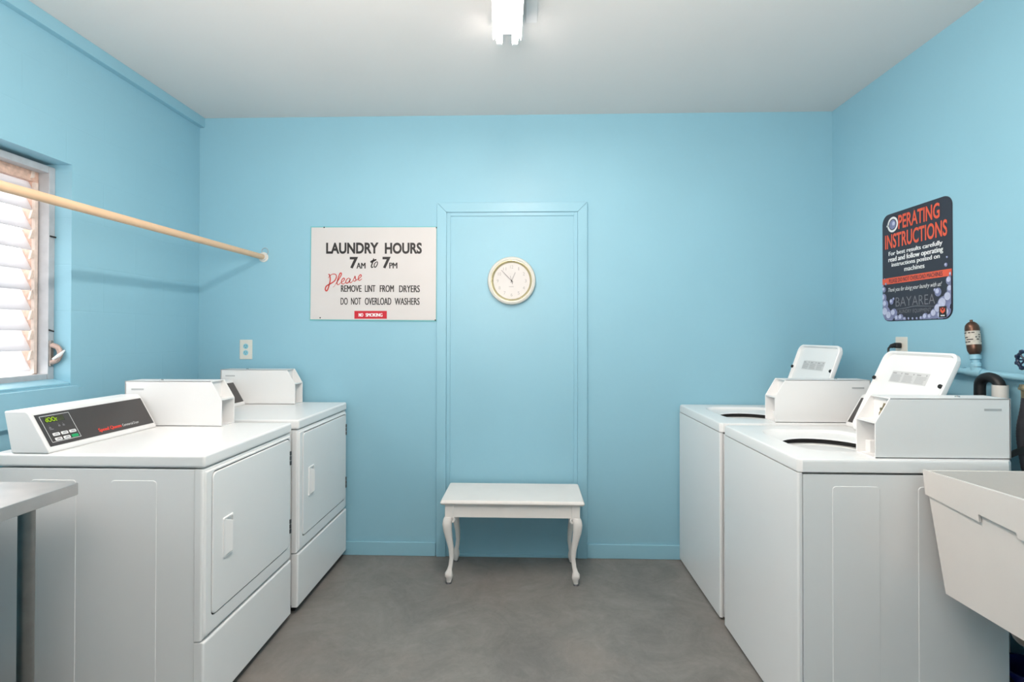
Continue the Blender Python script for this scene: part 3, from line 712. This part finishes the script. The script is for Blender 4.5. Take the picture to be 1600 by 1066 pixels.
bubs = [(.03, .70, .014), (.022, .78, .022), (.05, .84, .022), (.06, .92, .032), (.12, .955, .030), (.19, .93, .024), (.24, .975, .016), (.30, .972, .018), (.36, .985, .010), (.42, .982, .006), (.48, .984, .006), (.54, .984, .006),
        (.60, .982, .009), (.66, .975, .018), (.72, .975, .014), (.78, .955, .024), (.84, .92, .030), (.90, .88, .036), (.94, .95, .026), (.965, .83, .030), (.985, .76, .020), (.975, .69, .020), (.86, .97, .020), (.99, .64, .010),
        (.155, .82, .014), (.19, .795, .007), (.83, .775, .019), (.79, .755, .008), (.93, .56, .0085), (.945, .50, .005), (.065, .65, .007), (.045, .60, .004), (.012, .665, .008)]
p1, p2 = Print(pl, 0.0016, 0.00002), Print(pl, 0.0026, 0.00002)
mx_, my_ = SW/2-0.003, SH/2-0.003
for u, v, r in bubs:
    cx_, cy_ = U(u), V(v)
    def clip(pts):                       # keep the print inside the rounded plate
        out = []
        for x, y in pts:
            X, Y = x-SW/2, y+SH/2
            X = max(-mx_, min(mx_, X)); Y = max(-my_, min(my_, Y)); rr = 0.042
            ax_, ay_ = abs(X)-(mx_-rr), abs(Y)-(my_-rr)
            if ax_ > 0 and ay_ > 0:
                d = math.hypot(ax_, ay_)
                if d > rr: X = math.copysign(mx_-rr+ax_*rr/d, X); Y = math.copysign(my_-rr+ay_*rr/d, Y)
            out.append((X+SW/2, Y-SH/2))
        return out
    p1.shape(clip([(cx_+r*math.cos(2*PI*k/20), cy_+r*math.sin(2*PI*k/20)) for k in range(20)]))
    p2.shape(clip([(cx_-r*0.22+r*0.56*math.cos(2*PI*k/16), cy_+r*0.24+r*0.56*math.sin(2*PI*k/16)) for k in range(16)]))
p1.build('printed_bubbles', M_bub1, pn); p2.build('bubble_highlights', M_bub2, pn)
p = Print(pl, 0.0036); p.rect(U(.845), U(.940), V(.985), V(.895)); lg = p.build('logo_patch', M_ink, pn)
p = Print(pl, 0.0040); cu, cv = U(.8925), V(.93)
p.shape([(cu-0.013, cv+0.013), (cu-0.013, cv-0.004), (cu, cv-0.013), (cu, cv-0.002)]); p.shape([(cu, cv-0.002), (cu, cv-0.013), (cu+0.013, cv-0.004), (cu+0.013, cv+0.013)]); p.shape([(cu-0.006, cv+0.013), (cu, cv+0.004), (cu+0.006, cv+0.013)])
p.build('logo_mark', M_orange, lg)
p = Print(pl, 0.0040); p.rect(cu-0.011, cu-0.004, V(.975), V(.965)).rect(cu-0.003, cu+0.003, V(.975), V(.965)).rect(cu+0.004, cu+0.011, V(.975), V(.965)); p.build('logo_caption', M_white, lg)
b = MB(); b.lathe([(0, 0.003), (0.003, 0.002), (0.004, 0)], Matrix.Translation((-0.0036, SW/2-U(.5), SH/2-0.012*1)) @ Matrix.Rotation(-PI/2, 4, 'Y'), 10); b.build('screw', M_hand2, op)

# ================================================================== OUTLETS
def outlet(name_label, pos, rz, painted):
    o = tag(empty('wall_outlet', pos, rz), name_label, 'outlet')
    b = MB(); b.loft([[(x, 0, z) for x, z in rrect(0.076, 0.118, 0.003, 3)], [(x, -0.004, z) for x, z in rrect(0.076, 0.118, 0.003, 3)], [(x, -0.006, z) for x, z in rrect(0.071, 0.113, 0.003, 3)]], cap0=True, cap1=True)
    b.build('plate', M_ivory, o)
    for s in (1, -1):
        b = MB(); b.lathe([(0, 0.0068), (0.0155, 0.0068), (0.0165, 0.005)], Matrix.Translation((0, 0, s*0.0195)) @ RX, 24); k = b.build('socket', M_sock if painted else M_ivory, o)
        b = MB(); b.box(-0.0075, -0.0055, -0.0074, -0.006, s*0.0195-0.001, s*0.0195+0.008); b.box(0.0045, 0.0065, -0.0074, -0.006, s*0.0195-0.001, s*0.0195+0.007); b.box(-0.002, 0.002, -0.0074, -0.006, s*0.0195-0.010, s*0.0195-0.006); b.build('slot', M_hand2, k)
    b = MB(); b.lathe([(0, 0.0075), (0.003, 0.007), (0.0035, 0.006)], RX, 10); b.build('screw', M_ivory, o)
    return o
outlet('white duplex outlet with blue sockets on the back wall above the rear dryer', (-1.707, D, 1.2277), 0, True)
outlet('white outlet plate on the right wall with a black plug in it', (XR, 2.590, 1.2535), -PI/2, False)
# black plug and cord in the right-hand outlet
pg = tag(empty('power_plug', (XR-0.008, 2.590, 1.272)), 'black power plug with cord in the right wall outlet', 'plug')
b = MB(); b.box(-0.026, 0.0, -0.013, 0.013, -0.013, 0.013, bev=0.006, seg=3); b.tube(catmull([(-0.020, 0.0, 0.0), (-0.034, 0.002, -0.002), (-0.046, 0.004, -0.007)], 4), [0.0115]*4+[0.010]*3+[0.007]*2, 10); b.build('plug_body', M_black, pg)
b = MB(); b.tube(catmull([(-0.042, 0.003, -0.005), (-0.053, 0.002, -0.014), (-0.058, -0.004, -0.034), (-0.060, -0.02, -0.10), (-0.060, -0.02, -0.30), (-0.065, -0.02, -0.55), (-0.070, -0.02, -0.90), (-0.07, -0.02, -1.266)], 6), 0.0045, 8); b.build('cord', M_black, pg)

# ================================================================== CLOSET ROD
rx = -1.603
rod = tag(empty('hanging_rod', (rx, 3.15, 1.787)), 'long pale wooden closet rod running across the window', 'rod')
b = MB(); b.cyl((0, 0.004, 0), (0.0, -4.83, -0.05), 0.0165, 0.0165, 20); b.build('rod', M_wood, rod)
b = MB(); b.lathe([(0, 0), (0.030, 0), (0.030, 0.004), (0.021, 0.006), (0.021, 0.020), (0.0168, 0.020)], Matrix.Translation((0, D-3.15, 0)) @ RX, 24); b.build('end_socket', M_pvc, rod)
b = MB(); b.tube([(0.010+0.020*math.cos(a), D-3.15-0.004, 0.034+0.022*math.sin(a)) for a in [2*PI*k/24 for k in range(25)]], 0.0018, 6, cap=False); b.build('wire_loop', M_alu, rod)
b = MB(); b.lathe([(0, 0), (0.030, 0), (0.030, 0.004), (0.021, 0.006), (0.021, 0.020), (0.0168, 0.020)], Matrix.Translation((0, YF-3.15, -0.05)) @ Matrix.Rotation(-PI/2, 4, 'X'), 24); b.build('end_socket', M_pvc, rod)

# ================================================================== CEILING LIGHT
LX, LY, LZ = -0.0895, 2.205, 2.545
lt = tag(empty('fluorescent_light', (LX, LY, ZC), 0.046), 'two-tube fluorescent strip light on the ceiling', 'ceiling light')
LEN = 1.22
b = MB(); b.poly([(-0.030, 0, 0), (-0.060, 0, -0.055), (-0.052, 0, -0.060), (0.052, 0, -0.060), (0.060, 0, -0.055), (0.030, 0, 0)], (0, -LEN, 0), bev=0.002, seg=1); hs = b.build('housing', M_plas, lt)
for s in (-1, 1):
    b = MB(); b.poly([(s*0.036, -0.020, -0.0605), (s*0.0575, -0.020, -0.0965), (s*0.0595, -0.020, -0.0960), (s*0.040, -0.020, -0.0590)], (0, -LEN+0.04, 0)); b.build('reflector_wing', M_plas, lt)
for s in (-1, 1):
    b = MB(); b.cyl((s*0.0325, -0.012, LZ-ZC), (s*0.0325, -LEN+0.012, LZ-ZC), 0.0130, 0.0130, 16); b.build('tube', M_tube, lt)
    for yy in (0.0, -LEN):
        b = MB(); d = 1 if yy == 0 else -1
        b.box(s*0.0325-0.012, s*0.0325+0.012, yy-0.010*(d > 0)-0.0*(d < 0), yy+0.010*(d < 0)+0.004*(d > 0), LZ-ZC-0.014, -0.055, bev=0.003); b.build('lamp_holder', M_plas, lt)
# thin pale slab on the ceiling beside the fixture
tag(MB().box(-0.0105, 0.036, 1.90, 2.218, ZC-0.006, ZC, bev=0.001).build('ceiling_slab', mat('pale_slab', srgb(226, 226, 227), 0.6)), 'small pale slab on the ceiling right of the fluorescent light', 'plate')

# ================================================================== STEEL WORKTABLE
tb = tag(empty('work_table', (-1.69, 1.00, 0)), 'stainless steel work table in front of the near dryer', 'table')
tx0, tx1, ty0, ty1 = XL+0.01+1.69, -1.3925+1.69, -1.20, 0.607  # unseen near end lengthened to cut the light on the dryer side
b = MB(); b.box(tx0, tx1, ty0, ty1, 0.822, 0.860, bev=0.003, edges=None); b.build('tabletop', mat('brushed_steel', srgb(206, 202, 200), 0.38, metal=0.85, var=0.05, scale=14), tb)
b = MB(); b.box(tx0+0.10, tx1-0.11, ty0+0.05, ty1-0.05, 0.20, 0.235, bev=0.003); b.build('undershelf', M_steelpipe, tb)
for x in (tx0+0.075, -1.512+1.69):
    for y in (ty0+0.047, ty1-0.047):
        b = MB(); b.cyl((x, y, 0.03), (x, y, 0.823), 0.0205, 0.0205, 24); lg = b.build('leg', M_steelpipe, tb)
        b = MB(); b.lathe([(0, 0), (0.016, 0), (0.020, 0.008), (0.020, 0.032)], Matrix.Translation((x, y, 0)), 20); b.build('foot', M_hand2, lg)

# ================================================================== LAUNDRY SINK
sk = tag(empty('laundry_sink', (1.53, 1.45, 0.515)), 'cream plastic laundry sink tub hung on the right wall', 'sink')
so = Vector((1.53, 1.45, 0.515))
def ring(x0, x1, y0, y1, z_far, z_near):
    # far-front, far-back, near-back, near-front
    return [Vector((x0, y1, z_far))-so, Vector((x1, y1, z_far))-so, Vector((x1, y0, z_near))-so, Vector((x0+0.012, y0, z_near))-so]
XB = XR-0.004
b = MB()
b.loft([ring(1.302, XB-0.03, 1.20, 1.700, 0.515, 0.515), ring(1.2690, XB, 1.152, 1.740, 0.884, 0.900),
        ring(1.267, XB, 1.152, 1.740, 0.889, 0.905), ring(1.277, XB-0.006, 1.162, 1.730, 0.889, 0.905), ring(1.300, XB-0.012, 1.180, 1.722, 0.805, 0.815), ring(1.318, XB-0.04, 1.215, 1.685, 0.530, 0.530)], cap0=True, cap1=True)
b.build('tub', M_tub, sk)
b = MB()          # rim band whose lower edge steps up and down along the front
def band_x(y, z): return 1.2690+(0.884-z)*(1.302-1.2690)/(0.884-0.515)-0.0045
low = [(1.738, 0.811), (1.541, 0.7937), (1.541, 0.8154), (1.425, 0.8065), (1.425, 0.793), (1.155, 0.783)]
f0 = [Vector((1.2645 if z > 0.88 else band_x(y, z), y, z))-so for y, z in [(1.742, 0.8905)]+low+[(1.150, 0.9065)]]
b.poly(f0, (0.007, 0, 0))
b.poly([Vector((1.265, 1.7435, 0.887))-so, Vector((band_x(0, .811), 1.7415, 0.811))-so, Vector((XB, 1.7415, 0.811))-so, Vector((XB, 1.7435, 0.887))-so], (0, -0.006, 0))
b.build('rim_band', M_tub, sk)
b = MB(); b.box(XB-0.10-so.x, XB-so.x, 1.22-so.y, 1.66-so.y, -0.012, 0.0, bev=0.002); b.build('wall_bracket', M_hand2, sk)
b = MB()
b.tube(catmull([(-0.06, 0.19, 0.0), (-0.06, 0.19, -0.06), (-0.047, 0.19, -0.098), (-0.010, 0.19, -0.112), (0.028, 0.19, -0.098), (0.042, 0.19, -0.060), (0.085, 0.19, -0.045), (0.25, 0.19, -0.045)], 6), 0.024, 14)
b.build('drain_trap', M_steelpipe, sk)

# ================================================================== PIPES BEHIND THE WASHERS
# standpipe and drain hose
b = MB(); b.lathe([(0, 0), (0.0240, 0), (0.0240, 1.139), (0.0212, 1.139), (0.0212, 0.98), (0, 0.98)], Matrix.Translation((XR-0.062, 1.992, 0)), 32)
tag(b.build('standpipe', M_pvc), 'white plastic standpipe with the black hose hooked in it', 'pipe')
hx_ = XR-0.062
b = MB()
arc = [(hx_, 2.035+0.043*math.cos(a), 1.128+0.043*math.sin(a)*0.9) for a in [PI*k/12 for k in range(13)]]
path = [(hx_, 1.993, 1.105)]+arc[::-1][:0]+[(hx_, 2.036-0.043*math.cos(PI*k/12), 1.130+0.034*math.sin(PI*k/12)) for k in range(13)]+[(hx_, 2.080, 1.05), (hx_, 2.080, 0.80), (hx_-0.02, 2.085, 0.45), (hx_-0.05, 2.09, 0.25)]
b.tube(path, 0.0185, 14); tag(b.build('drain_hose', M_black), 'black drain hose hooked over into the white standpipe', 'hose')
# water pipe along the wall
b = MB(); b.tube(catmull([(XR-0.035, 2.34, 1.1805), (XR-0.035, 2.25, 1.1785), (XR-0.035, 1.30, 1.156)], 8), 0.0125, 14)
wp = b.build('water_pipe', M_trim); tag(wp, 'blue painted water pipe along the right wall', 'pipe')
b = MB(); b.cyl((XR-0.035, 2.165, 1.176), (XR-0.035, 2.095, 1.174), 0.0185, 0.0185, 16); b.cyl((XR-0.035, 2.128, 1.176), (XR-0.035, 2.128, 1.198), 0.017, 0.017, 16); b.build('tee_fitting', M_trim, wp)
for y in (2.22, 1.6):
    b = MB(); z = 1.155+(y-1.30)*0.0236; b.box(XR-0.05, XR, y-0.008, y+0.008, z-0.015, z+0.015, bev=0.003); b.build('pipe_clip', M_trim, wp)
# water hammer arrestor standing on the tee, leaning a little
ar = tag(empty('hammer_arrestor', (XR-0.035, 2.128, 1.198)), 'small brown metal cylinder with a torn label on the blue pipe', 'arrestor')
ar.rotation_euler = (math.radians(-6), 0, 0)
ar.rotation_euler.x = math.radians(-7)
b = MB(); b.lathe([(0.017, 0.0), (0.017, 0.012), (0.013, 0.016), (0.013, 0.026), (0.019, 0.030), (0.019, 0.044), (0.012, 0.050)], None, 20); b.build('base_fitting', M_trim, ar)
b = MB(); b.lathe([(0.010, 0.046), (0.017, 0.050), (0.022, 0.062), (0.0235, 0.076), (0.0235, 0.150), (0.0215, 0.162), (0.016, 0.171), (0.009, 0.177), (0.005, 0.178), (0.005, 0.185), (0, 0.186)], None, 28); b.build('cylinder', M_arr, ar)
b = MB(); b.lathe([(0.0236, 0.086), (0.0240, 0.087), (0.0240, 0.139), (0.0236, 0.140)], None, 28); lb = b.build('label', M_paper, ar)
b = MB()
for k in range(70):
    a = rnd.uniform(0, 2*PI); z = 0.095+0.009*rnd.randrange(5); da = 0.06+rnd.random()*0.16
    b.poly([(0.0242*math.cos(a+s), 0.0242*math.sin(a+s), z+t) for s, t in ((-da, 0), (0, 0), (da, 0), (da, 0.004), (0, 0.004), (-da, 0.004))], (0.0002*math.cos(a), 0.0002*math.sin(a), 0))
b.build('label_print', M_ink, lb)
# shut-off valve with dark blue wheel and braided hose
va = tag(empty('shutoff_valve', (XR-0.085, 1.856, 1.205)), 'dark blue valve wheel at the right edge above the grey hose', 'valve')
b = MB(); N = 8
b.tube([(-0.012, 0.028*math.cos(2*PI*k/24), 0.032+0.028*math.sin(2*PI*k/24)) for k in range(25)], 0.0055, 8, cap=False)
for k in range(N):
    a = 2*PI*k/N; b.tube([(-0.012, 0, 0.032), (-0.012, 0.028*math.cos(a), 0.032+0.028*math.sin(a))], 0.0030, 6)
for k in range(N):
    a = 2*PI*(k+0.5)/N; b.lathe([(0, 0.008), (0.007, 0.005), (0.008, 0), (0.007, -0.005), (0, -0.008)], Matrix.Translation((-0.012, 0.030*math.cos(a), 0.032+0.030*math.sin(a))), 8)
b.build('wheel', M_valveblue, va)
b = MB(); b.cyl((-0.014, 0, 0.032), (0.03, 0, 0.032), 0.006, 0.006, 10); b.cyl((0.02, 0, -0.055), (0.02, 0, 0.045), 0.016, 0.016, 16); b.cyl((0.02, 0, 0.0), (0.045, 0, -0.035), 0.014, 0.014, 14); b.build('body', M_valveblue, va)
fh = tag(empty('fill_hose', (XR-0.058, 1.891, 1.15)), 'dark grey hose with brass coupling hanging at the right edge', 'hose')
b = MB(); b.lathe([(0.012, 0.0), (0.020, 0.0), (0.022, -0.010), (0.024, -0.012), (0.024, -0.018), (0.017, -0.020), (0.016, -0.046), (0.012, -0.046)], None, 20); b.build('coupling', M_brass, fh)
b = MB(); pth = catmull([(0, 0, -0.03), (0.0, 0.006, -0.08), (0.0, 0.020, -0.15), (0.0, 0.020, -0.20), (0.0, 0.006, -0.28), (0.0, -0.01, -0.36), (-0.01, -0.01, -0.52), (-0.03, 0.05, -0.70)], 10)
b.tube(pth, [0.0150+0.0006*(i % 2) for i in range(len(pth))], 14); b.build('hose_tube', M_hose, fh)
b = MB(); b.poly([(1.628, 1.88, 0.884), (1.628, 1.88, 0.906), (1.742, 1.86, 0.968), (1.742, 1.86, 0.945)], (0, 0.004, 0)); b.poly([(1.742, 1.86, 0.945), (1.742, 1.86, 0.968), (1.782, 1.86, 0.982), (1.782, 1.86, 0.960)], (0, 0.004, 0))
tag(b.build('hose_strap', M_black), 'black flat strap running from the near washer to the grey hose', 'strap')
# container on the floor under the sink
bk = tag(empty('bucket', (1.684, 1.835, 0)), 'navy blue plastic bucket on the floor behind the near washer under the sink', 'bucket')
b = MB(); b.lathe([(0, 0), (0.068, 0), (0.073, 0.008), (0.086, 0.196), (0.091, 0.198), (0.091, 0.206), (0.083, 0.206), (0.070, 0.012), (0, 0.010)], None, 40); b.build('pail', M_bluebin, bk)
b = MB(); b.tube([(0.090*math.cos(a), -0.012-0.092*math.sin(a), 0.192-0.055*math.sin(a)) for a in [PI*k/20 for k in range(21)]], 0.004, 8); b.build('bail', M_black, bk)
